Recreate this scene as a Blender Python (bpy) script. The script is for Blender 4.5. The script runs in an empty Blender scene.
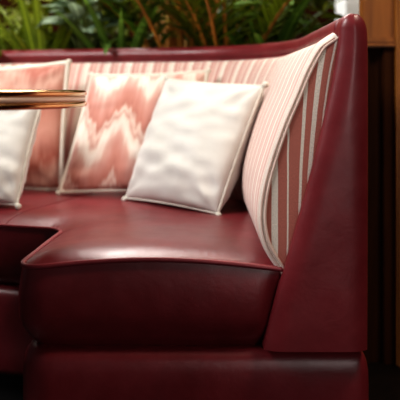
import bpy, bmesh, math, random
from mathutils import Vector, Matrix, noise
PI = math.pi
sc = bpy.context.scene
COL = sc.collection
CZ, F = 0.77, 730.0
def W(px, py, d):                      # photograph measurement + distance -> metres in the room
    return Vector(((px-200)/F*d, d, CZ-(py-90)/F*d))

# ------------------------------------------------------------------ materials
def newmat(name):
    m = bpy.data.materials.new(name); m.use_nodes = True
    nt = m.node_tree; b = nt.nodes['Principled BSDF']
    return m, nt, b
def N(nt, typ, **kw):
    n = nt.nodes.new(typ)
    for k, v in kw.items():
        if k in n.inputs: n.inputs[k].default_value = v
        else: setattr(n, k, v)
    return n
def L(nt, a, ao, b, bi): nt.links.new(a.outputs[ao], b.inputs[bi])
def ramp(nt, stops, interp='LINEAR'):
    r = nt.nodes.new('ShaderNodeValToRGB'); r.color_ramp.interpolation = interp
    e = r.color_ramp.elements
    e[0].position, e[0].color = stops[0][0], (*stops[0][1], 1)
    e[1].position, e[1].color = stops[-1][0], (*stops[-1][1], 1)
    for p, c in stops[1:-1]:
        x = e.new(p); x.color = (*c, 1)
    return r
def bump(nt, b, src, out, strength, dist, prev=None):
    n = N(nt, 'ShaderNodeBump'); n.inputs['Strength'].default_value = strength; n.inputs['Distance'].default_value = dist
    L(nt, src, out, n, 'Height')
    if prev: L(nt, prev, 'Normal', n, 'Normal')
    if b: L(nt, n, 'Normal', b, 'Normal')
    return n

def leather(name, dark, light, rough):
    m, nt, b = newmat(name)
    tc = N(nt, 'ShaderNodeTexCoord')
    n1 = N(nt, 'ShaderNodeTexNoise', Scale=9.0, Detail=6.0, Roughness=0.65); L(nt, tc, 'Object', n1, 'Vector')
    r = ramp(nt, [(0.3, dark), (0.72, light)]); L(nt, n1, 'Fac', r, 'Fac'); L(nt, r, 'Color', b, 'Base Color')
    n2 = N(nt, 'ShaderNodeTexNoise', Scale=22.0, Detail=5.0); L(nt, tc, 'Object', n2, 'Vector')
    mr = N(nt, 'ShaderNodeMapRange'); mr.inputs['To Min'].default_value = rough-0.07; mr.inputs['To Max'].default_value = rough+0.13
    L(nt, n2, 'Fac', mr, 'Value'); L(nt, mr, 'Result', b, 'Roughness')
    v = N(nt, 'ShaderNodeTexVoronoi', Scale=420.0); v.feature = 'DISTANCE_TO_EDGE'; L(nt, tc, 'Object', v, 'Vector')
    # creases: stretched, warped noise
    n3 = N(nt, 'ShaderNodeTexNoise', Scale=14.0, Detail=7.0, Roughness=0.6, Distortion=1.2); L(nt, tc, 'Object', n3, 'Vector')
    b1 = bump(nt, None, v, 'Distance', 0.18, 0.0006)
    bump(nt, b, n3, 'Fac', 0.22, 0.0035, b1)
    b.inputs['Specular IOR Level'].default_value = 0.55
    return m
M_leather = leather('burgundy_leather', (0.132, 0.0110, 0.0150), (0.210, 0.023, 0.031), 0.30)
M_leather2 = leather('burgundy_leather_rail', (0.145, 0.013, 0.018), (0.215, 0.027, 0.034), 0.33)
M_pipe = leather('burgundy_piping', (0.20, 0.022, 0.030), (0.28, 0.042, 0.055), 0.36)

def plain(name, col, rough=0.5, metal=0.0, bumpscale=None, var=0.15):
    m, nt, b = newmat(name)
    tc = N(nt, 'ShaderNodeTexCoord')
    n1 = N(nt, 'ShaderNodeTexNoise', Scale=12.0, Detail=5.0); L(nt, tc, 'Object', n1, 'Vector')
    r = ramp(nt, [(0.3, tuple(c*(1-var) for c in col)), (0.7, tuple(min(1, c*(1+var)) for c in col))])
    L(nt, n1, 'Fac', r, 'Fac'); L(nt, r, 'Color', b, 'Base Color')
    b.inputs['Roughness'].default_value = rough; b.inputs['Metallic'].default_value = metal
    if bumpscale:
        n2 = N(nt, 'ShaderNodeTexNoise', Scale=bumpscale, Detail=3.0); L(nt, tc, 'Object', n2, 'Vector')
        bump(nt, b, n2, 'Fac', 0.3, 0.002)
    return m

def stripe_mat(name, period, stops, rough=0.85, weave=True):
    """upright stripes across UV.x (metres)"""
    m, nt, b = newmat(name)
    uv = N(nt, 'ShaderNodeTexCoord')
    sep = N(nt, 'ShaderNodeSeparateXYZ'); L(nt, uv, 'UV', sep, 'Vector')
    nz = N(nt, 'ShaderNodeTexNoise', Scale=9.0, Detail=2.0); L(nt, uv, 'UV', nz, 'Vector')
    ad = N(nt, 'ShaderNodeMath', operation='MULTIPLY_ADD'); L(nt, nz, 'Fac', ad, 0); ad.inputs[1].default_value = 0.003; L(nt, sep, 'X', ad, 2)
    dv = N(nt, 'ShaderNodeMath', operation='DIVIDE'); L(nt, ad, 'Value', dv, 0); dv.inputs[1].default_value = period
    fr = N(nt, 'ShaderNodeMath', operation='FRACT'); L(nt, dv, 'Value', fr, 0)
    r = ramp(nt, stops, 'CONSTANT'); L(nt, fr, 'Value', r, 'Fac')
    # woven flecks
    mp = N(nt, 'ShaderNodeMapping'); mp.inputs['Scale'].default_value = (900, 420, 1); L(nt, uv, 'UV', mp, 'Vector')
    fl = N(nt, 'ShaderNodeTexNoise', Scale=1.0, Detail=2.0); L(nt, mp, 'Vector', fl, 'Vector')
    r2 = ramp(nt, [(0.35, (0.72, 0.72, 0.72)), (0.68, (1.25, 1.2, 1.18))]); L(nt, fl, 'Fac', r2, 'Fac')
    mx = N(nt, 'ShaderNodeMix', data_type='RGBA', blend_type='MULTIPLY'); mx.inputs[0].default_value = 0.8
    nt.links.new(r.outputs['Color'], mx.inputs[6]); nt.links.new(r2.outputs['Color'], mx.inputs[7])
    nt.links.new(mx.outputs[2], b.inputs['Base Color'])
    b.inputs['Roughness'].default_value = rough
    b.inputs['Sheen Weight'].default_value = 0.3
    bump(nt, b, fl, 'Fac', 0.35, 0.0008)
    return m
CREAM = (0.80, 0.74, 0.66); RUST = (0.47, 0.155, 0.12); RUST_LIT = (0.62, 0.35, 0.31); PALE = (0.74, 0.55, 0.48)
M_stripe_lit = stripe_mat('striped_upholstery_lit', 0.074,  # same fabric as the end panel, rust lightened to pink as if lit
    [(0.0, (0.5,0.2,0.16)), (0.04, CREAM), (0.24, PALE), (0.30, CREAM), (0.36, RUST_LIT), (0.60, CREAM), (0.68, RUST_LIT), (0.80, PALE), (0.86, RUST_LIT)])
def sp(x): return (x-0.10)/0.15
M_stripe_end = stripe_mat('striped_upholstery_end', 0.15,
    [(0.0, PALE), (sp(.1225), RUST), (sp(.1315), CREAM), (sp(.1430), RUST), (sp(.1597), CREAM), (sp(.1625), RUST), (sp(.1800), CREAM), (sp(.1848), RUST), (sp(.1935), CREAM), (sp(.2000), RUST), (sp(.2075), CREAM), (sp(.2098), RUST), (1.0, RUST)])
M_welt = plain('pink_welt_cord', (0.74, 0.56, 0.49), 0.8, bumpscale=600)

def linen(name, col, tint):
    m, nt, b = newmat(name)
    tc = N(nt, 'ShaderNodeTexCoord')
    n1 = N(nt, 'ShaderNodeTexNoise', Scale=3.5, Detail=5.0); L(nt, tc, 'UV', n1, 'Vector')
    r = ramp(nt, [(0.3, tint), (0.7, col)]); L(nt, n1, 'Fac', r, 'Fac'); L(nt, r, 'Color', b, 'Base Color')
    w1 = N(nt, 'ShaderNodeTexWave', Scale=60.0, Distortion=0.6); w1.bands_direction = 'X'; L(nt, tc, 'UV', w1, 'Vector')
    w2 = N(nt, 'ShaderNodeTexWave', Scale=60.0, Distortion=0.6); w2.bands_direction = 'Y'; L(nt, tc, 'UV', w2, 'Vector')
    ad = N(nt, 'ShaderNodeMath', operation='ADD'); L(nt, w1, 'Fac', ad, 0); L(nt, w2, 'Fac', ad, 1)
    bump(nt, b, ad, 'Value', 0.25, 0.0008)
    b.inputs['Roughness'].default_value = 0.9; b.inputs['Sheen Weight'].default_value = 0.25
    return m
M_linen = linen('white_linen', (0.70, 0.695, 0.665), (0.63, 0.62, 0.58))
M_cord = plain('linen_cord', (0.70, 0.67, 0.60), 0.85, bumpscale=500)
M_trim = plain('cream_cord', (0.74, 0.70, 0.61), 0.85, bumpscale=500)

def ikat(name, stops, amp, freq, rep, seed, rot=0.0):
    m, nt, b = newmat(name)
    tc = N(nt, 'ShaderNodeTexCoord')
    mp0 = N(nt, 'ShaderNodeMapping'); mp0.inputs['Rotation'].default_value = (0, 0, rot); L(nt, tc, 'UV', mp0, 'Vector')
    sep = N(nt, 'ShaderNodeSeparateXYZ'); L(nt, mp0, 'Vector', sep, 'Vector')
    mu = N(nt, 'ShaderNodeMath', operation='MULTIPLY'); L(nt, sep, 'X', mu, 0); mu.inputs[1].default_value = freq
    pp = N(nt, 'ShaderNodeMath', operation='PINGPONG'); L(nt, mu, 'Value', pp, 0); pp.inputs[1].default_value = 1.0
    ma = N(nt, 'ShaderNodeMath', operation='MULTIPLY_ADD'); L(nt, pp, 'Value', ma, 0); ma.inputs[1].default_value = amp; L(nt, sep, 'Y', ma, 2)
    # ikat bleed: streaky noise, stretched along the warp
    mp = N(nt, 'ShaderNodeMapping'); mp.inputs['Scale'].default_value = (26, 3, 1); mp.inputs['Location'].default_value = (seed, seed, 0); L(nt, tc, 'UV', mp, 'Vector')
    nz = N(nt, 'ShaderNodeTexNoise', Scale=1.0, Detail=3.0); L(nt, mp, 'Vector', nz, 'Vector')
    nz2 = N(nt, 'ShaderNodeTexNoise', Scale=3.5, Detail=2.0); L(nt, tc, 'UV', nz2, 'Vector')
    a2 = N(nt, 'ShaderNodeMath', operation='MULTIPLY_ADD'); L(nt, nz, 'Fac', a2, 0); a2.inputs[1].default_value = 0.26; L(nt, ma, 'Value', a2, 2)
    a3 = N(nt, 'ShaderNodeMath', operation='MULTIPLY_ADD'); L(nt, nz2, 'Fac', a3, 0); a3.inputs[1].default_value = 0.22; L(nt, a2, 'Value', a3, 2)
    m3 = N(nt, 'ShaderNodeMath', operation='MULTIPLY'); L(nt, a3, 'Value', m3, 0); m3.inputs[1].default_value = rep
    fr = N(nt, 'ShaderNodeMath', operation='FRACT'); L(nt, m3, 'Value', fr, 0)
    r = ramp(nt, stops); L(nt, fr, 'Value', r, 'Fac'); L(nt, r, 'Color', b, 'Base Color')
    b.inputs['Roughness'].default_value = 0.85; b.inputs['Sheen Weight'].default_value = 0.3
    w = N(nt, 'ShaderNodeTexNoise', Scale=260.0, Detail=2.0); L(nt, tc, 'UV', w, 'Vector')
    bump(nt, b, w, 'Fac', 0.3, 0.001)
    return m
M_ikat = ikat('pink_ikat_fabric', [(0, (0.60,0.30,0.25)), (0.14, (0.64,0.38,0.32)), (0.24, (0.76,0.62,0.54)), (0.36, (0.84,0.75,0.67)), (0.48, (0.80,0.68,0.59)), (0.56, (0.62,0.35,0.29)), (0.66, (0.76,0.58,0.50)), (0.76, (0.50,0.20,0.155)), (0.88, (0.57,0.25,0.20)), (1, (0.60,0.30,0.25))], 0.30, 5.2, 1.75, 1.3)
M_ikat2 = ikat('coral_ikat_fabric', [(0, (0.56,0.28,0.22)), (0.3, (0.46,0.18,0.13)), (0.5, (0.60,0.36,0.29)), (0.72, (0.33,0.09,0.06)), (1, (0.56,0.28,0.22))], 0.20, 4.0, 1.3, 4.1)

def wood(name, dark, light, rough=0.4, scale=1.0, spec=0.4):
    m, nt, b = newmat(name)
    tc = N(nt, 'ShaderNodeTexCoord')
    mp = N(nt, 'ShaderNodeMapping'); mp.inputs['Scale'].default_value = (14*scale, 14*scale, 1.2*scale); L(nt, tc, 'Object', mp, 'Vector')
    n1 = N(nt, 'ShaderNodeTexNoise', Scale=1.6, Detail=8.0, Roughness=0.6, Distortion=0.8); L(nt, mp, 'Vector', n1, 'Vector')
    r = ramp(nt, [(0.3, dark), (0.7, light)]); L(nt, n1, 'Fac', r, 'Fac'); L(nt, r, 'Color', b, 'Base Color')
    b.inputs['Roughness'].default_value = rough; b.inputs['Specular IOR Level'].default_value = spec
    bump(nt, b, n1, 'Fac', 0.15, 0.002)
    return m
M_honey = wood('honey_oak', (0.15, 0.046, 0.006), (0.30, 0.105, 0.015), 0.45)
M_dark_wood = wood('dark_brown_wood', (0.016, 0.005, 0.0015), (0.045, 0.014, 0.004), 0.6, spec=0.05)
M_stile = wood('amber_stile', (0.16, 0.055, 0.008), (0.36, 0.14, 0.025), 0.4)
M_floorw = wood('floor_boards', (0.004, 0.002, 0.0015), (0.010, 0.005, 0.003), 0.6, spec=0.1)
M_brass = plain('polished_brass', (0.72, 0.42, 0.19), 0.16, 1.0, var=0.06)
M_rim_reflect = plain('painted_rim_reflection', (0.85, 0.62, 0.50), 0.35, 0.3, var=0.05)  # bright reflection in the brass rim, put into a pale colour
M_table = plain('table_lacquer', (0.10, 0.035, 0.015), 0.18)
M_iron = plain('black_iron', (0.02, 0.018, 0.017), 0.5, 0.6)
M_wallb = plain('dark_wall_paint', (0.022, 0.006, 0.003), 0.9)
M_wallb.node_tree.nodes['Principled BSDF'].inputs['Specular IOR Level'].default_value = 0.0
M_grey = plain('pale_plaster', (0.80, 0.82, 0.83), 0.9, var=0.08)
M_ceil = plain('ceiling_paint', (0.35, 0.33, 0.30), 0.95)
M_soil = plain('potting_soil', (0.02, 0.012, 0.008), 1.0, bumpscale=80)
M_kick = plain('black_toe_kick', (0.006, 0.004, 0.004), 0.8)

def leafmat(name, a, b_, rough=0.5):
    m, nt, b = newmat(name)
    tc = N(nt, 'ShaderNodeTexCoord')
    sep = N(nt, 'ShaderNodeSeparateXYZ'); L(nt, tc, 'UV', sep, 'Vector')
    n1 = N(nt, 'ShaderNodeTexNoise', Scale=5.0, Detail=4.0); L(nt, tc, 'Object', n1, 'Vector')
    r = ramp(nt, [(0.32, a), (0.68, b_)]); L(nt, n1, 'Fac', r, 'Fac')
    # paler midrib across UV.x 0..1
    s = N(nt, 'ShaderNodeMath', operation='SUBTRACT'); L(nt, sep, 'X', s, 0); s.inputs[1].default_value = 0.5
    ab = N(nt, 'ShaderNodeMath', operation='ABSOLUTE'); L(nt, s, 'Value', ab, 0)
    r2 = ramp(nt, [(0.0, (1, 1, 1)), (0.09, (0, 0, 0))]); L(nt, ab, 'Value', r2, 'Fac')
    mx = N(nt, 'ShaderNodeMix', data_type='RGBA'); nt.links.new(r2.outputs['Color'], mx.inputs[0])
    nt.links.new(r.outputs['Color'], mx.inputs[6]); mx.inputs[7].default_value = (*[min(1, c*2.0) for c in b_], 1)
    nt.links.new(mx.outputs[2], b.inputs['Base Color'])
    b.inputs['Roughness'].default_value = rough; b.inputs['Specular IOR Level'].default_value = 0.25
    tr = N(nt, 'ShaderNodeBsdfTranslucent'); nt.links.new(mx.outputs[2], tr.inputs['Color'])
    ms = N(nt, 'ShaderNodeMixShader'); ms.inputs[0].default_value = 0.25
    out = nt.nodes['Material Output']
    L(nt, b, 'BSDF', ms, 1); L(nt, tr, 'BSDF', ms, 2); L(nt, ms, 'Shader', out, 'Surface')
    return m
M_leaf_dark = leafmat('dark_leaf', (0.012, 0.032, 0.003), (0.065, 0.12, 0.010))
M_leaf_olive = leafmat('olive_leaf', (0.05, 0.09, 0.006), (0.20, 0.25, 0.016))
M_leaf_pale = leafmat('silvery_leaf', (0.10, 0.17, 0.10), (0.30, 0.40, 0.27), 0.45)
M_leaf_bright = leafmat('fresh_leaf', (0.045, 0.11, 0.012), (0.13, 0.24, 0.035))
M_leaf_under = leafmat('undergrowth_leaf', (0.012, 0.04, 0.003), (0.19, 0.22, 0.012))
M_leaf_fresh = leafmat('pale_blade_leaf', (0.09, 0.20, 0.035), (0.22, 0.36, 0.08))
M_cane = plain('amber_cane', (0.42, 0.17, 0.022), 0.5, var=0.35)
M_stem = plain('green_stem', (0.07, 0.09, 0.015), 0.5)

# ------------------------------------------------------------------ mesh helpers
def link(name, bm, mat, parent=None, smooth=True, subsurf=0, recalc=True):
    if recalc: bmesh.ops.recalc_face_normals(bm, faces=bm.faces)
    me = bpy.data.meshes.new(name); bm.to_mesh(me); bm.free()
    for p in me.polygons: p.use_smooth = smooth
    me.materials.append(mat)
    o = bpy.data.objects.new(name, me); COL.objects.link(o)
    if parent: o.parent = parent; o.matrix_parent_inverse = Matrix.Translation(-parent.location)
    if subsurf:
        s = o.modifiers.new('sub', 'SUBSURF'); s.levels = subsurf; s.render_levels = subsurf
    return o
def tag(o, label, cat, group=None):
    o['label'] = label; o['category'] = cat
    if group: o['group'] = group
    return o
def thing(name, label, cat, loc, group=None):
    o = bpy.data.objects.new(name, None); COL.objects.link(o); o.location = loc; o.empty_display_size = 0.1
    return tag(o, label, cat, group)
def struct(o): o['kind'] = 'structure'; return o
def rows(bm, R, uvs=None, close=False, cap0=False, cap1=False):
    """R: list of rows of points -> quads; uvs same layout"""
    uvl = bm.loops.layers.uv.verify()
    V = [[bm.verts.new(p) for p in r] for r in R]
    n = len(V[0]); rng = n if close else n-1
    for i in range(len(V)-1):
        for j in range(rng):
            k = (j+1) % n
            f = bm.faces.new((V[i][j], V[i+1][j], V[i+1][k], V[i][k]))
            if uvs:
                for l, (a, c) in zip(f.loops, ((i, j), (i+1, j), (i+1, k), (i, k))): l[uvl].uv = uvs[a][c]
    if cap0: bm.faces.new(list(reversed(V[0])))
    if cap1: bm.faces.new(V[-1])
    return V
def tube(bm, pts, r, n=10, closed=False, rz=None):
    pts = [Vector(p) for p in pts]; m = len(pts); R = []
    up = Vector((0, 0, 1)); prev = None
    for i in range(m):
        a = pts[(i-1) % m] if (closed or i > 0) else pts[0]
        b = pts[(i+1) % m] if (closed or i < m-1) else pts[-1]
        t = (b-a).normalized()
        if prev is None:
            s = t.cross(up)
            if s.length < 1e-3: s = t.cross(Vector((1, 0, 0)))
        else: s = prev - t*prev.dot(t)
        s.normalize(); prev = s.copy(); u = s.cross(t)
        rr = r(i/(m-1)) if callable(r) else r
        R.append([pts[i] + s*math.cos(2*PI*k/n)*rr + u*math.sin(2*PI*k/n)*(rz if rz else rr) for k in range(n)])
    if closed: R.append(R[0][:]) 
    rows(bm, R, close=True, cap0=not closed, cap1=not closed)
    if closed: bmesh.ops.remove_doubles(bm, verts=bm.verts, dist=1e-6)
def box(bm, x0, x1, y0, y1, z0, z1, bev=0.0):
    r = bmesh.ops.create_cube(bm, size=1)
    for v in r['verts']:
        v.co = Vector(((x0+x1)/2 + v.co.x*(x1-x0), (y0+y1)/2 + v.co.y*(y1-y0), (z0+z1)/2 + v.co.z*(z1-z0)))
    if bev:
        es = list({e for v in r['verts'] for e in v.link_edges})
        bmesh.ops.bevel(bm, geom=es, offset=bev, segments=2, affect='EDGES')
def lathe(bm, prof, cx, cy, n=96):
    R = [[Vector((cx+r*math.cos(2*PI*k/n), cy+r*math.sin(2*PI*k/n), z)) for k in range(n)] for r, z in prof]
    rows(bm, R, close=True)
def spline(pts, per=8):
    pts = [Vector(p) for p in pts]; out = []
    for i in range(len(pts)-1):
        p0 = pts[max(i-1, 0)]; p1 = pts[i]; p2 = pts[i+1]; p3 = pts[min(i+2, len(pts)-1)]
        for k in range(per):
            t = k/per
            out.append(0.5*((2*p1) + (p2-p0)*t + (2*p0-5*p1+4*p2-p3)*t*t + (3*p1-p0-3*p2+p3)*t**3))
    out.append(pts[-1]); return out
def resample(pts, n):
    d = [0]
    for a, b in zip(pts, pts[1:]): d.append(d[-1]+(b-a).length)
    out = []; j = 0
    for i in range(n):
        s = d[-1]*i/(n-1)
        while j < len(d)-2 and d[j+1] < s: j += 1
        t = (s-d[j])/max(1e-9, d[j+1]-d[j]); out.append(pts[j].lerp(pts[j+1], min(1, t)))
    return out

# ------------------------------------------------------------------ banquette
Y0 = 1.335
DX, DY = -0.9578, 0.2875
ARC = math.radians(73.3)
def back_path(y0=Y0):
    P = [Vector((0.277, y0+(1.9-y0)*i/24, 0)) for i in range(24)]
    P += [Vector((0.277-0.5+0.5*math.cos(ARC*i/40), 1.9+0.5*math.sin(ARC*i/40), 0)) for i in range(40)]
    e = Vector((0.277-0.5+0.5*math.cos(ARC), 1.9+0.5*math.sin(ARC), 0))
    P += [e + Vector((DX, DY, 0))*(1.35*i/40) for i in range(41)]
    return P
PATH = back_path()
def normals(P):
    out = []
    for i in range(len(P)):
        t = (P[min(i+1, len(P)-1)]-P[max(i-1, 0)]).normalized()
        out.append(Vector((-t.y, t.x, 0)))     # towards the seat
    return out
NRM = normals(PATH)
ARCL = [0]
for a, b in zip(PATH, PATH[1:]): ARCL.append(ARCL[-1]+(b-a).length)

bq = thing('banquette', 'curved burgundy leather banquette with a striped fabric back', 'banquette', (0, 1.8, 0))

# seat outline -------------------------------------------------------
def seat_curves(inset=0.0, bu=0.124):
    r = 0.06
    xl = -0.336+inset; y0 = Y0+inset*0.3; xk = -0.316+inset
    G = [Vector((xl+r-r*math.sin(a), y0+r-r*math.cos(a), 0)) for a in [PI/2*i/12 for i in range(13)]]
    y1 = 1.665
    G += [Vector((xl+(xk-xl)*(i/16)**1.2, y0+r+(y1-y0-r)*i/16, 0)) for i in range(1, 17)]
    rc = 0.065; amax = ARC
    G += [Vector((xk-rc+rc*math.cos(amax*i/14), y1+rc*math.sin(amax*i/14)+0.0, 0)) for i in range(1, 15)]
    e = G[-1].copy()
    G += [e+Vector((DX, DY, 0))*(1.15*i/30) for i in range(1, 31)]
    ng = len(G)
    B = [p+n*bu for p, n in zip(PATH, NRM)]
    # pair up by pieces
    b1 = resample(B[:24], 29); b2 = resample(B[23:64], 15)[1:]; b3 = resample(B[63:], 31)[1:]
    return G, b1+b2+b3
def seat_z(x, y, s):
    # raised crown at the front of the arm, sagging towards its ends
    w = max(0, 1-(y-Y0)/0.35)
    return 0.442 + 0.018*w*math.sin(PI*min(1, max(0, (x+0.33)/0.48)))**1.0
G, B = seat_curves()
NS = 30
grid = [[g.lerp(b, s/NS) for s in range(NS+1)] for g, b in zip(G, B)]
outline = [grid[0][s] for s in range(NS, 0, -1)] + G     # visible rim: end edge then inner edge
def dist_out(p, line):
    return min(((p.x-q.x)**2+(p.y-q.y)**2) for q in line)**0.5
fine = resample(outline, 500)
bm = bmesh.new()
top = []
for row in grid:
    rr = []
    for k, p in enumerate(row):
        d = dist_out(p, fine)
        z = seat_z(p.x, p.y, k) + 0.027*(1-math.exp(-max(0, d-0.002)/0.045))
        z += 0.0035*noise.noise(Vector((p.x*7, p.y*7, 0)))*min(1, d/0.05)
        rr.append(Vector((p.x, p.y, z)))
    top.append(rr)
rows(bm, top)
# side skirt with a soft bulge
outl = outline
on = []
for i in range(len(outl)):
    t = (outl[min(i+1, len(outl)-1)]-outl[max(i-1, 0)]).normalized()
    on.append(Vector((-t.y, t.x, 0)))
# outward must point away from seat: at the end edge (heading -x) outward is -y
if on[5].y > 0: on = [-n for n in on]
ZB = 0.291
def skirt(v):   # offset outward for v 0(top)..1(bottom)
    return 0.009*math.sin(PI*min(1, v*1.05))**0.8 - 0.030*max(0, (v-0.60)/0.40)**2.2
side = []
vs = [0, 0.03, 0.08, 0.15, 0.25, 0.35, 0.45, 0.55, 0.65, 0.74, 0.82, 0.88, 0.93, 0.97, 1.0]
for v in vs:
    rr = []
    for p, n in zip(outl, on):
        zt = seat_z(p.x, p.y, 0); z = zt+(ZB-zt)*v
        q = p + n*skirt(v)
        q = Vector((q.x, q.y, z))
        if p.y < Y0+0.03 and p.x > -0.2:
            w = (p.x+0.2)/0.35
            q.x -= 0.034*v*w
            q.y += 0.02*max(0, (p.x-0.115)/0.03)**2 * min(1, v*4) * 0.5
        rr.append(q)
    side.append(rr)
# underside
side.append([Vector((q.x-n.x*0.06, q.y-n.y*0.06, ZB+0.002)) for q, n in zip(side[-1], on)])
rows(bm, side)
bmesh.ops.remove_doubles(bm, verts=bm.verts, dist=1e-5)
seat = link('seat_cushion', bm, M_leather, bq)
bm = bmesh.new()
tube(bm, [Vector((p.x, p.y, seat_z(p.x, p.y, 0)+0.001))+n*0.0035 for p, n in zip(resample(outl, 260), [on[min(len(on)-1, round(i*(len(on)-1)/259))] for i in range(260)])], 0.0050, 8)
link('piping', bm, M_pipe, seat)
# stitched seams across the seat where the arm meets the corner section
bm = bmesh.new()
for gi in (45,):
    pts = [v+Vector((0, 0, 0.0008)) for v in top[gi]]
    tube(bm, pts, 0.0011, 6)
link('seam', bm, M_pipe, seat)

# plinth ---------------------------------------------------------------
Gp, _ = seat_curves(0.010)
P_out = [p-n*0.024 for p, n in zip(PATH, NRM)]
endline = [Vector((0.301-(0.301-Gp[0].x)*i/30, Y0+0.003, 0)) for i in range(30)]
corner = [Vector((0.301-0.015*(1-math.cos(a)), Y0+0.003+0.015*(1-math.sin(a)), 0)) for a in [PI/2*i/6 for i in range(6)]]
pl = [Vector((0.301, Y0+0.06, 0))]+corner+[p for p in endline if p.x < 0.285]+Gp
pn = []
for i in range(len(pl)):
    t = (pl[min(i+1, len(pl)-1)]-pl[max(i-1, 0)]).normalized()
    pn.append(Vector((t.y, -t.x, 0)))
if pn[15].y > 0: pn = [-n for n in pn]
prof = [(-0.045, 0.299), (-0.03, 0.2985), (-0.018, 0.2965), (-0.009, 0.292), (-0.003, 0.285), (0.001, 0.275), (0.004, 0.258), (0.005, 0.235), (0.005, 0.20), (0.004, 0.15), (0.002, 0.10), (-0.004, 0.085), (-0.014, 0.08), (-0.04, 0.08)]
bm = bmesh.new()
rows(bm, [[Vector((p.x, p.y, z-(0.004 if z > 0.2 else 0)))+n*(o+0.006) for p, n in zip(pl, pn)] for o, z in prof])
link('plinth', bm, M_leather, bq)
bm = bmesh.new()
rows(bm, [[Vector((p.x, p.y, z))-n*0.045 for p, n in zip(pl, pn)] for z in (0.10, 0.0)])
link('toe_kick', bm, M_kick, bq)

# back frame (leather shell behind the pad) ---------------------------
bm = bmesh.new()
fp = [(0.02, 0.87), (0.02, 0.06), (-0.024, 0.06), (-0.024, 0.87)]
rows(bm, [[PATH[i]+NRM[i]*u+Vector((0, 0, z)) for u, z in fp] for i in range(1, len(PATH))], close=True, cap0=True, cap1=True)
link('back_frame', bm, M_leather2, bq, smooth=False)
# top rail
bm = bmesh.new()
rp = [p+Vector((0, 0, 0.885)) for p in back_path(Y0+0.03)]
tube(bm, rp, 0.0240, 24)
link('top_rail', bm, M_leather2, bq)

# back pad --------------------------------------------------------------
pr_px = [(338,38),(330,43),(322,50),(310,72),(300,96),(288,124),(278,152),(269,182),(265,206),(265,226),(270,246),(282,266),(287,276)]
prof_u = [(0.277-(px-200)/548.0, 0.77-(py-90)/548.0) for px, py in pr_px]
pc = resample(spline([Vector((u, z, 0)) for u, z in prof_u], 8), 60)
pcn = []
for i in range(len(pc)):
    t = (pc[min(i+1, len(pc)-1)]-pc[max(i-1, 0)]).normalized(); n = Vector((-t.y, t.x, 0))
    if n.x < 0: n = -n
    pcn.append(n)
def pad_row(i, off, path=None, nrm=None):
    P = PATH[i] if path is None else path; n = NRM[i] if nrm is None else nrm
    return [Vector((P.x+n.x*(c.x+cn.x*off), P.y+n.y*(c.x+cn.x*off), c.y+cn.y*off)) for c, cn in zip(pc, pcn)]
bm = bmesh.new()
R, U = [], []
for dy, off in ((0.0, 0.0), (0.002, 0.005), (0.006, 0.009), (0.012, 0.0115), (0.022, 0.013)):
    R.append(pad_row(0, off, PATH[0]+Vector((0, dy-0.006, 0)), NRM[0])); U.append([(dy+off*0.6, k*0.012) for k in range(len(pc))])
for i in range(2, len(PATH)):
    R.append([Vector((q.x, q.y, min(q.z, 0.858+0.004*k/8))) for k, q in enumerate(pad_row(i, 0.013))]); U.append([(ARCL[i]+0.004, k*0.012) for k in range(len(pc))])
rows(bm, R, U)
link('back_pad', bm, M_stripe_lit, bq)
# end panel of striped fabric, vertical stripes
bm = bmesh.new(); uvl = bm.loops.layers.uv.verify()
RR, UU = [], []
for c in pc:
    row, ur = [], []
    for k in range(9):
        s = k/8.0
        u = c.x*(1-s)+0.012*s
        bul = 0.006*math.sin(PI*min(1, s*1.1))
        x = 0.277-u
        row.append(Vector((x, Y0-0.005-bul*0.4, c.y))); ur.append((x-(c.y-0.55)*1.4*max(0, x-0.155)-0.10, c.y))
    RR.append(row); UU.append(ur)
rows(bm, RR, UU)
link('end_panel', bm, M_stripe_end, bq)
bm = bmesh.new()
tube(bm, [Vector((0.277-(c.x-0.001), Y0-0.0065, c.y)) for c in pc], 0.0024, 8)
tube(bm, [Vector((0.277-(c.x+0.0065), Y0-0.0045, c.y)) for c in pc], 0.0022, 8)
link('welt', bm, M_welt, bq)

# leather end post -------------------------------------------------------
post_px = [(262,349),(272,308),(283,268),(300,208),(313,160),(325,110),(333,72),(337,48),(338,34),(339,25),(342,18.5),(347,14.5),(352,13.5),(357,15),(362,20),(365,28),(366,40),(366.5,80),(366.5,200),(366,349)]
pp = [Vector(((x-200)/548.0, 0, 0.77-(y-90)/548.0)) for x, y in post_px]
pl2 = resample(spline(pp, 8), 150)
m = len(pl2)
itop = max(range(m), key=lambda i: pl2[i].z)
ZT = pl2[itop].z
left, right = pl2[:itop+1], pl2[itop:]
def x_at(line, z):
    for a, b in zip(line, line[1:]):
        lo, hi = min(a.z, b.z), max(a.z, b.z)
        if lo <= z <= hi and hi > lo: return a.x+(b.x-a.x)*(z-a.z)/(b.z-a.z)
    return line[0].x if z < min(line[0].z, line[-1].z)+0.02 and line is left else (line[-1].x if z < 0.5 else pl2[itop].x)
YF = Y0-0.012
zs = [0.302+(ZT-0.03-0.302)*k/70 for k in range(71)]+[ZT-0.03*math.cos(PI/2*k/16) for k in range(1, 17)]
def edist(x, z, xl, xr):
    d = min((x-xl)*0.97, xr-x)
    return max(0, min(d, min(math.hypot(x-q.x, z-q.z) for q in pl2[itop-30:itop+30])))
bm = bmesh.new(); RW = []
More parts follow.
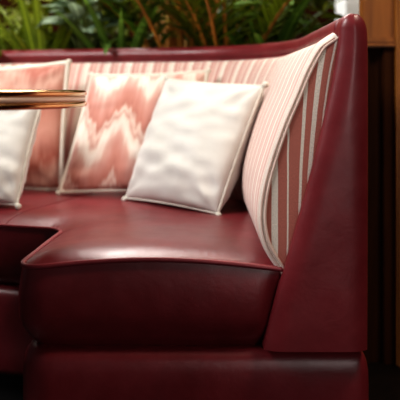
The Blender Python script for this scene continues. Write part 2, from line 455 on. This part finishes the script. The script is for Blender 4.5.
for z in zs:
    xl, xr = x_at(left, z), x_at(right, z)
    row = [Vector((xl+0.001, Y0+0.05, z))]
    for k in range(25):
        t = 0.5-0.5*math.cos(PI*k/24); x = xl+(xr-xl)*t
        d = edist(x, z, xl, xr) if 0 < k < 24 else 0
        q = min(1, d/0.042); 
        row.append(Vector((x, Y0-0.013-0.019*math.sqrt(max(0, 1-(1-q)**2))+0.002*noise.noise(Vector((x*12, 1, z*9)))*q, z)))
    row.append(Vector((xr, Y0+0.05, z)))
    RW.append(row)
rows(bm, RW)
link('end_post', bm, M_leather2, bq)

# ------------------------------------------------------------------ pillows
def pillow(name, label, corners, thick, mat, seed, group=None, trim=M_trim, wr=0.004, pull=0.035, uvs=1.0, front_bias=0.5, cord=0.005):
    """corners: TL, TR, BR, BL in world metres"""
    TL, TR, BR, BL = corners
    c = (TL+TR+BR+BL)/4
    nrm = ((TR-TL)+(BR-BL)).cross((BL-TL)+(BR-TR)).normalized()
    if nrm.y > 0: nrm = -nrm           # towards the viewer's side
    n = 44
    def base(a, b):
        # edges bow inwards between the corners
        aa = a*(1-pull*(1-b*b)**1.0); bb = b*(1-pull*(1-a*a)**1.0)
        s, t = (aa+1)/2, (1-bb)/2
        return TL*(1-s)*(1-t)+TR*s*(1-t)+BR*s*t+BL*(1-s)*t
    def h(a, b):
        k = max(0, (1-abs(a)**2.4))*max(0, (1-abs(b)**2.4))
        return thick*k**0.46
    size = ((TR-TL).length+(BR-BL).length)/2
    bm = bmesh.new()
    for sgn in (1, -1):
        R, U = [], []
        for i in range(n+1):
            r, u = [], []
            a = -math.cos(PI*i/n)*0.35+(-1+2*i/n)*0.65
            for j in range(n+1):
                b = -math.cos(PI*j/n)*0.35+(-1+2*j/n)*0.65
                hh = h(a, b)
                w = wr*noise.noise(Vector((a*2.2+seed, b*5.0, sgn*3)))*2
                # folds radiating from the corners
                for ca, cb in ((-1, 1), (1, 1), (1, -1), (-1, -1)):
                    da, db = a-ca, b-cb; rd = math.hypot(da, db)
                    an = math.atan2(db, da)
                    w += wr*0.9*math.sin(an*9+seed*3)*math.exp(-((rd-0.35)/0.28)**2)
                w += wr*1.5*noise.noise(Vector((a*3.5-b*4.5+seed*2, (a+b)*1.3, seed)))*(0.05+0.75*max(0, -b)*max(0, 0.4+a))
                edge = min(1, hh/(thick*0.45))
                p = base(a, b)+nrm*(sgn*hh*(front_bias if sgn > 0 else 1-front_bias)*2 + w*edge*sgn)
                r.append(p); u.append(((a+1)/2*uvs, (b+1)/2*uvs))
            R.append(r); U.append(u)
        rows(bm, R, U)
    bmesh.ops.remove_doubles(bm, verts=bm.verts, dist=1e-5)
    o = link(name, bm, mat)
    tag(o, label, 'pillow', group)
    pts = []
    for k in range(40): pts.append(base(-1+2*k/40, 1))
    for k in range(40): pts.append(base(1, 1-2*k/40))
    for k in range(40): pts.append(base(1-2*k/40, -1))
    for k in range(40): pts.append(base(-1, -1+2*k/40))
    bm = bmesh.new(); tube(bm, pts, cord, 8, closed=True)
    # little knots of cord at each corner
    for q in (TL, TR, BR, BL):
        d = (q-c).normalized()
        tube(bm, [q-d*0.004, q+d*0.004, q+d*0.010, q+d*0.013], lambda t: [0.005, 0.0085, 0.0075, 0.003][min(3, int(t*3.01))], 8)
    link('corded_trim', bm, trim, o)
    return o
pillow('throw_pillow', 'white linen pillow leaning at the curve beside the striped end panel',
       (W(167,79,2.12), W(264,86,1.86), W(218,214,1.755), W(126,198,2.00)), 0.076, M_linen, 1.7, wr=0.0036, pull=0.028, front_bias=0.38, cord=0.0036, trim=M_cord)
pillow('throw_pillow', 'pink and cream zigzag pillow behind the white linen one',
       (W(92,76,2.20), W(207,72,2.17), W(192,192,2.06), W(60,192,2.08)), 0.055, M_ikat, 5.2, pull=0.035, wr=0.002, cord=0.0075)
pillow('throw_pillow', 'plain coral red pillow with cream cord behind the table edge',
       (W(-42,72,2.36), W(68,63,2.28), W(61,190,2.18), W(-45,190,2.25)), 0.058, M_ikat2, 8.1, pull=0.035, wr=0.002, cord=0.009)
pillow('throw_pillow', 'white linen pillow at the left, partly hidden below the brass table edge',
       (W(-68,104,2.10), W(43,98,1.98), W(17,205,1.86), W(-84,201,1.94)), 0.070, M_linen, 3.9, wr=0.004, front_bias=0.40, cord=0.0036, trim=M_cord)

# ------------------------------------------------------------------ table
tx, ty, tr = -0.568, 1.375, 0.345
tb = thing('round_table', 'round table with a double banded polished brass edge', 'table', (tx, ty, 0))
bm = bmesh.new(); lathe(bm, [(0.0, 0.7685), (tr-0.012, 0.7685), (tr-0.008, 0.767), (tr-0.008, 0.741), (tr-0.02, 0.740), (0, 0.740)], tx, ty)
link('tabletop', bm, M_table, tb)
bm = bmesh.new()
def halfround(z, h, out):
    return [(tr-0.010, z-h), (tr-0.002, z-h), (tr+out*0.7, z-h*0.75), (tr+out, z-h*0.3), (tr+out, z+h*0.3), (tr+out*0.7, z+h*0.75), (tr-0.002, z+h), (tr-0.010, z+h)]
lathe(bm, halfround(0.7640, 0.0060, 0.006), tx, ty)
lathe(bm, halfround(0.7435, 0.0060, 0.006), tx, ty)
link('brass_edge', bm, M_brass, tb)
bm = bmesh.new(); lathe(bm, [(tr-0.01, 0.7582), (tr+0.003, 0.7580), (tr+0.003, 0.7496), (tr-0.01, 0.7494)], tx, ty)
link('reflection_band', bm, M_rim_reflect, tb)  # strip standing for the reflection between the two brass bands
bm = bmesh.new(); lathe(bm, [(0.0, 0.737), (0.10, 0.735), (0.09, 0.72), (0.035, 0.69), (0.03, 0.4), (0.03, 0.10), (0.06, 0.05), (0.0, 0.05)], tx, ty, 40)
link('pedestal', bm, M_iron, tb)
bm = bmesh.new(); lathe(bm, [(0.0, 0.05), (0.10, 0.045), (0.24, 0.025), (0.26, 0.012), (0.26, 0.0), (0, 0)], tx, ty, 64)
link('base', bm, M_iron, tb)

# ------------------------------------------------------------------ setting
bm = bmesh.new(); box(bm, -3.2, 2.2, -1.6, 3.9, -0.05, 0.0); struct(link('floor', bm, M_floorw, smooth=False))
bm = bmesh.new(); box(bm, -3.2, 2.2, 3.75, 3.85, 0, 2.7); struct(link('wall_back', bm, M_wallb, smooth=False))
bm = bmesh.new(); box(bm, 2.1, 2.2, -1.6, 3.75, 0, 2.7); struct(link('wall_right', bm, M_wallb, smooth=False))
bm = bmesh.new(); box(bm, -3.2, 2.2, -1.6, 3.85, 2.7, 2.75); struct(link('ceiling', bm, M_ceil, smooth=False))
# pale pilaster behind
bm = bmesh.new(); box(bm, 0.598, 0.98, 3.0, 3.23, 0, 2.7, 0.004); tag(link('pillar', bm, M_grey, smooth=False), 'pale grey plaster pillar behind the end of the leather rail', 'pillar')
# panelled wood screen on the right
sr = thing('wood_screen', 'panelled wooden screen with a ledge right of the banquette', 'screen', (1.0, 2.05, 0))
YS = 2.04
bm = bmesh.new(); box(bm, 0.455, 0.565, YS+0.005, YS+0.05, 0.915, 2.3, 0.003); link('upper_panel', bm, M_honey, sr, smooth=False)
bm = bmesh.new(); box(bm, 0.452, 0.548, YS-0.010, YS+0.05, 0.889, 0.901, 0.004); box(bm, 0.455, 0.548, YS-0.003, YS+0.05, 0.901, 0.918, 0.003); link('ledge', bm, M_honey, sr, smooth=False)
bm = bmesh.new(); box(bm, 0.455, 0.565, YS+0.025, YS+0.05, 0.0, 0.889); box(bm, 0.455, 0.475, YS+0.008, YS+0.05, 0.0, 0.889, 0.002); box(bm, 0.513, 0.55, YS+0.003, YS+0.05, 0.0, 0.889, 0.003)
link('lower_panel', bm, M_dark_wood, sr, smooth=False)  # much darker wood colour than above the ledge
bm = bmesh.new(); box(bm, 0.545, 0.62, YS-0.022, YS+0.05, 0.0, 2.3, 0.006); link('stile', bm, M_stile, sr, smooth=False)
bm = bmesh.new(); box(bm, 0.62, 1.6, YS+0.005, YS+0.05, 0.0, 2.3, 0.003); link('side_panel', bm, M_honey, sr, smooth=False)

# planter trough behind the booth
tdir = Vector((DX, DY, 0)); tn = Vector((-DY, DX, 0))
if tn.y < 0: tn = -tn
E = Vector((-0.077, 2.379, 0))
tc0 = E + tn*0.27
ang = math.atan2(DY, DX)
def trp(s, o, z): return tc0 + tdir*s + tn*o + Vector((0, 0, z))
tg = thing('planter_trough', 'dark wooden planter trough behind the banquette', 'planter', tc0)
def obox(bm, s0, s1, o0, o1, z0, z1):
    R = [[trp(s, o, z) for s, o in ((s0, o0), (s1, o0), (s1, o1), (s0, o1))] for z in (z0, z1)]
    rows(bm, R, close=True, cap0=True, cap1=True)
bm = bmesh.new(); obox(bm, -0.5, 1.25, -0.17, -0.15, 0, 0.76); obox(bm, -0.5, 1.25, 0.17, 0.19, 0, 0.76); obox(bm, -0.5, -0.48, -0.15, 0.17, 0, 0.76); obox(bm, 1.23, 1.25, -0.15, 0.17, 0, 0.76); obox(bm, -0.48, 1.23, -0.15, 0.17, 0.0, 0.55)
link('trough_box', bm, M_dark_wood, tg, smooth=False)
bm = bmesh.new(); obox(bm, -0.478, 1.228, -0.148, 0.168, 0.55, 0.72)
so = link('soil', bm, M_soil, tg, smooth=False)

# plants -----------------------------------------------------------------
random.seed(11)
def leaf(bm, base, dirv, length, width, droop, fold=0.25, seg=9, roll=0.0, tipfrac=0.6):
    """an arching pointed leaf: 5 points wide"""
    d = dirv.normalized(); pts = []; p = base.copy()
    for i in range(seg+1):
        pts.append(p.copy()); p += d*(length/seg); d = (d+Vector((0, 0, -droop/seg))).normalized()
    R, U = [], []
    for i, q in enumerate(pts):
        t = i/seg
        tang = (pts[min(i+1, seg)]-pts[max(i-1, 0)]).normalized()
        s = tang.cross(Vector((0, 0, 1)))
        if s.length < 0.05: s = Vector((1, 0, 0))
        s.normalize(); s = Matrix.Rotation(roll, 3, tang) @ s
        u = s.cross(tang)
        w = width*0.5*(max(0.0, math.sin(PI*min(1, t**tipfrac)))**0.8)+0.0006
        R.append([q+s*w*k+u*w*abs(k)*fold for k in (-1, -0.5, 0, 0.5, 1)]); U.append([(0.5+0.5*k, t) for k in (-1, -0.5, 0, 0.5, 1)])
    rows(bm, R, U)
def rnd(a, b): return random.uniform(a, b)
def rosette(name, label, pos, n, length, width, mat, lean=(0.2, 1.0), droop=(0.6, 1.6), z0=0.72, stem=0.05, group='plants in the trough'):
    t = thing(name, label, 'plant', Vector((pos.x, pos.y, z0)), group=None)
    bm = bmesh.new()
    for k in range(n):
        a = 2*PI*k/n*1.0+rnd(-.4, .4); le = rnd(*lean)
        d = Vector((math.cos(a)*le, math.sin(a)*le, 1))
        leaf(bm, Vector((pos.x, pos.y, z0+stem*rnd(0, 1)))+Vector((math.cos(a), math.sin(a), 0))*0.012, d, length*rnd(.7, 1.15), width*rnd(.8, 1.2), rnd(*droop), roll=rnd(-.4, .4))
    link('foliage', bm, mat, t, recalc=False)
    bm = bmesh.new(); tube(bm, [Vector((pos.x, pos.y, z0-0.02)), Vector((pos.x, pos.y, z0+stem))], lambda s: 0.018-0.008*s, 8)
    link('stem', bm, M_stem, t)
    return t
def broadleaf(name, label, pos, n, zt, lw, ll, mat, seed, stems=M_stem, spread=0.16):
    random.seed(seed)
    t = thing(name, label, 'plant', Vector((pos.x, pos.y, 0.72)))
    bl, bs = bmesh.new(), bmesh.new()
    for k in range(n):
        a = rnd(0, 2*PI); r = spread*rnd(0.25, 1); z = rnd(zt[0], zt[1])
        tip = Vector((pos.x+math.cos(a)*r, pos.y+math.sin(a)*r, z))
        mid = Vector((pos.x+math.cos(a)*r*0.3, pos.y+math.sin(a)*r*0.3, 0.72+(z-0.72)*0.6))
        pts = spline([Vector((pos.x, pos.y, 0.70)), mid, tip], 5)
        tube(bs, pts, 0.0028, 6)
        d = Vector((math.cos(a), math.sin(a), rnd(-0.1, 0.7)))
        leaf(bl, tip, d, ll*rnd(.7, 1.2), lw*rnd(.8, 1.2), rnd(0.4, 1.2), fold=0.15, roll=rnd(-.7, .7), tipfrac=0.75)
    link('foliage', bl, mat, t, recalc=False); link('stems', bs, stems, t)
    return t
def palm(name, label, pos, nf, length, mat, seed, z0=0.72, cane_mat=M_cane):
    random.seed(seed)
    t = thing(name, label, 'plant', Vector((pos.x, pos.y, z0)))
    bl, bs = bmesh.new(), bmesh.new()
    for k in range(nf):
        a = 2*PI*k/nf+rnd(-.5, .5); le = rnd(.12, .55)
        d = Vector((math.cos(a)*le, math.sin(a)*le, 1)).normalized()
        p = Vector((pos.x+math.cos(a)*0.03, pos.y+math.sin(a)*0.03, z0)); pts = []
        ns = 16; dr = rnd(.7, 1.6); Lx = length*rnd(.8, 1.15)
        for i in range(ns+1):
            pts.append(p.copy()); p = p+d*(Lx/ns); d = (d+Vector((math.cos(a)*.02, math.sin(a)*.02, -dr/ns*(i/ns)*1.5))).normalized()
        tube(bs, pts, lambda s: 0.0105*(1-s*.85), 6)
        for i in range(6, ns+1):
            tang = (pts[min(i+1, ns)]-pts[i-1]).normalized(); sd = tang.cross(Vector((0, 0, 1))).normalized()
            for sg in (-1, 1):
                leaf(bl, pts[i], sd*sg*0.9+tang*0.8+Vector((0, 0, .15)), 0.17*(1-abs(i/ns-.6)*.8), 0.018, rnd(.5, 1.1), seg=6)
    link('foliage', bl, mat, t, recalc=False); link('stems', bs, cane_mat, t)
    return t
def bx(px, d): return Vector(((px-200)/F*d, d, 0))
random.seed(4)
rosette('strap_leaf_plant', 'dark green strap leaved plant in the far left of the planter', bx(8, 2.78), 20, 0.52, 0.050, M_leaf_olive)
random.seed(5)
rosette('strap_leaf_plant', 'olive strap leaved plant left of the silvery one', bx(44, 2.66), 18, 0.44, 0.040, M_leaf_olive, lean=(.15, .9))
broadleaf('silvery_foliage_plant', 'pale silvery green leafy plant above the middle of the rail', bx(84, 2.60), 34, (0.97, 1.13), 0.046, 0.095, M_leaf_pale, 23, spread=.10)
random.seed(6)
rosette('strap_leaf_plant', 'fresh green arching plant between silvery plant and amber stems', bx(122, 2.64), 20, 0.42, 0.036, M_leaf_bright, lean=(.2, 1.1))
palm('cane_palm', 'palm with amber yellow stems and narrow arching leaves', bx(186, 2.60), 20, 0.75, M_leaf_dark, 31)
pm = bpy.data.objects['cane_palm']
random.seed(3)
for px in (168, 175, 181, 189, 196, 203, 210):
    b0 = bx(px, 2.56+rnd(-.03, .05)); b1 = b0+Vector((rnd(-.02, .02), rnd(-.02, .03), 0)); rr = rnd(.009, .0135)
    bm = bmesh.new(); pts = []; 
    R = []
    for k in range(41):
        z = 0.70+0.65*k/40; q = b0.lerp(b1, k/40); r = rr*(1-0.25*k/40)*(1.18 if k % 6 == 0 else 1)
        R.append([Vector((q.x+r*math.cos(2*PI*a/10), q.y+r*math.sin(2*PI*a/10), z)) for a in range(10)])
    rows(bm, R, close=True, cap0=True, cap1=True); link('cane', bm, M_cane, pm)
palm('cane_palm', 'olive palm fronds right of the amber stemmed palm', bx(228, 2.50), 14, 0.55, M_leaf_olive, 37)
random.seed(8)
rosette('strap_leaf_plant', 'wide leaved green plant left of the grey pillar', bx(268, 2.50), 22, 0.50, 0.046, M_leaf_bright, lean=(.3, 1.3), droop=(.9, 2.0))
random.seed(9)
rosette('strap_leaf_plant', 'dark leafy plant in the back row behind the olive palm', bx(250, 2.72), 20, 0.55, 0.05, M_leaf_dark)
broadleaf('wide_leaf_plant', 'plant with long pale green blades right beside the grey pillar', bx(278, 2.50), 14, (0.93, 1.10), 0.034, 0.15, M_leaf_fresh, 47, spread=.08)
# dense understory of dark leaves along the trough
random.seed(15)
ut = bmesh.new()
for k in range(1300):
    s = rnd(-0.46, 1.2); o = rnd(-0.10, 0.15)
    b0 = trp(s, o, 0.72+rnd(0, .42)); a = rnd(0, 2*PI)
    if -0.20 < b0.x < 0.10 and o < 0.06: continue     # the canes stand clear here
    leaf(ut, b0, Vector((math.cos(a), math.sin(a), rnd(.0, 1.2))), rnd(.07, .15), rnd(.012, .034), rnd(.3, 1.4), seg=5, roll=rnd(-1, 1))
un = link('undergrowth', ut, M_leaf_under, recalc=False); tag(un, 'dense dark leaves filling the planter between the larger plants', 'foliage'); un['kind'] = 'stuff'
# one small leaf hanging over the rail
bm = bmesh.new()
b0 = W(120, 39, 2.56)
leaf(bm, W(100, 45, 2.40), Vector((0.9, -0.15, 0.15)), 0.045, 0.024, 1.5, seg=7)
leaf(bm, W(109, 45.5, 2.41), Vector((-0.25, -0.9, 0.1)), 0.050, 0.024, 3.4, seg=7)
leaf(bm, W(108, 45.5, 2.41), Vector((0.8, 0.1, 0.9)), 0.045, 0.020, 0.8, seg=7)
tube(bm, [W(112, 44, 2.66), W(111, 40, 2.55), W(108, 45.5, 2.41)], 0.0015, 6)
tag(link('leaf_sprig', bm, M_leaf_bright, recalc=False), 'small bright green leaf hanging over the leather rail', 'leaf')

# ------------------------------------------------------------------ lights
def area(name, loc, target, sx, sy, power, col):
    ld = bpy.data.lights.new(name, 'AREA'); ld.shape = 'RECTANGLE'; ld.size = sx; ld.size_y = sy; ld.energy = power; ld.color = col
    o = bpy.data.objects.new(name, ld); COL.objects.link(o); o.location = loc
    o.rotation_euler = (Vector(target)-Vector(loc)).to_track_quat('-Z', 'Y').to_euler(); return o
area('window_light', (-1.9, 0.75, 2.55), (0.0, 1.85, 0.6), 1.2, 1.0, 100, (1.0, 0.97, 0.945))
area('ceiling_light', (-0.45, 3.15, 2.6), (-0.1, 1.9, 0.5), 1.4, 0.5, 60, (1.0, 0.95, 0.9))
area('planter_fill', (-0.05, 2.35, 2.6), (-0.05, 2.6, 0.8), 1.5, 0.3, 24, (1.0, 0.95, 0.82))  # fill added to brighten the foliage, not a lamp over the planter
area('front_fill', (0.8, -1.2, 0.95), (0.05, 1.4, 0.5), 0.8, 0.8, 8.5, (1.0, 0.90, 0.87))  # soft fill added from the front right, not a lamp of the room
area('pillar_fill', (1.1, 0.9, 2.5), (0.6, 2.5, 1.1), 0.4, 0.4, 26, (1.0, 0.85, 0.68))  # added to brighten the pillar and wood screen; no known lamp there
w = bpy.data.worlds.new('World'); sc.world = w; w.use_nodes = True
bg = w.node_tree.nodes['Background']; bg.inputs['Color'].default_value = (0.8, 0.8, 0.85, 1); bg.inputs['Strength'].default_value = 0.06

# ------------------------------------------------------------------ camera
cd = bpy.data.cameras.new('Camera'); cam = bpy.data.objects.new('Camera', cd); COL.objects.link(cam)
cam.location = (0, 0, CZ); cam.rotation_euler = (PI/2, 0, 0)
cd.sensor_width = 36; cd.lens = F/400*36; cd.shift_y = -0.275; cd.clip_start = 0.05
cd.dof.use_dof = True; cd.dof.focus_distance = 1.42; cd.dof.aperture_fstop = 3.6
sc.camera = cam
sc.view_settings.view_transform = 'Standard'
for lk in ('Medium High Contrast', 'Standard - Medium High Contrast'):
    try:
        sc.view_settings.look = lk; print('LOOK', lk); break
    except Exception: pass
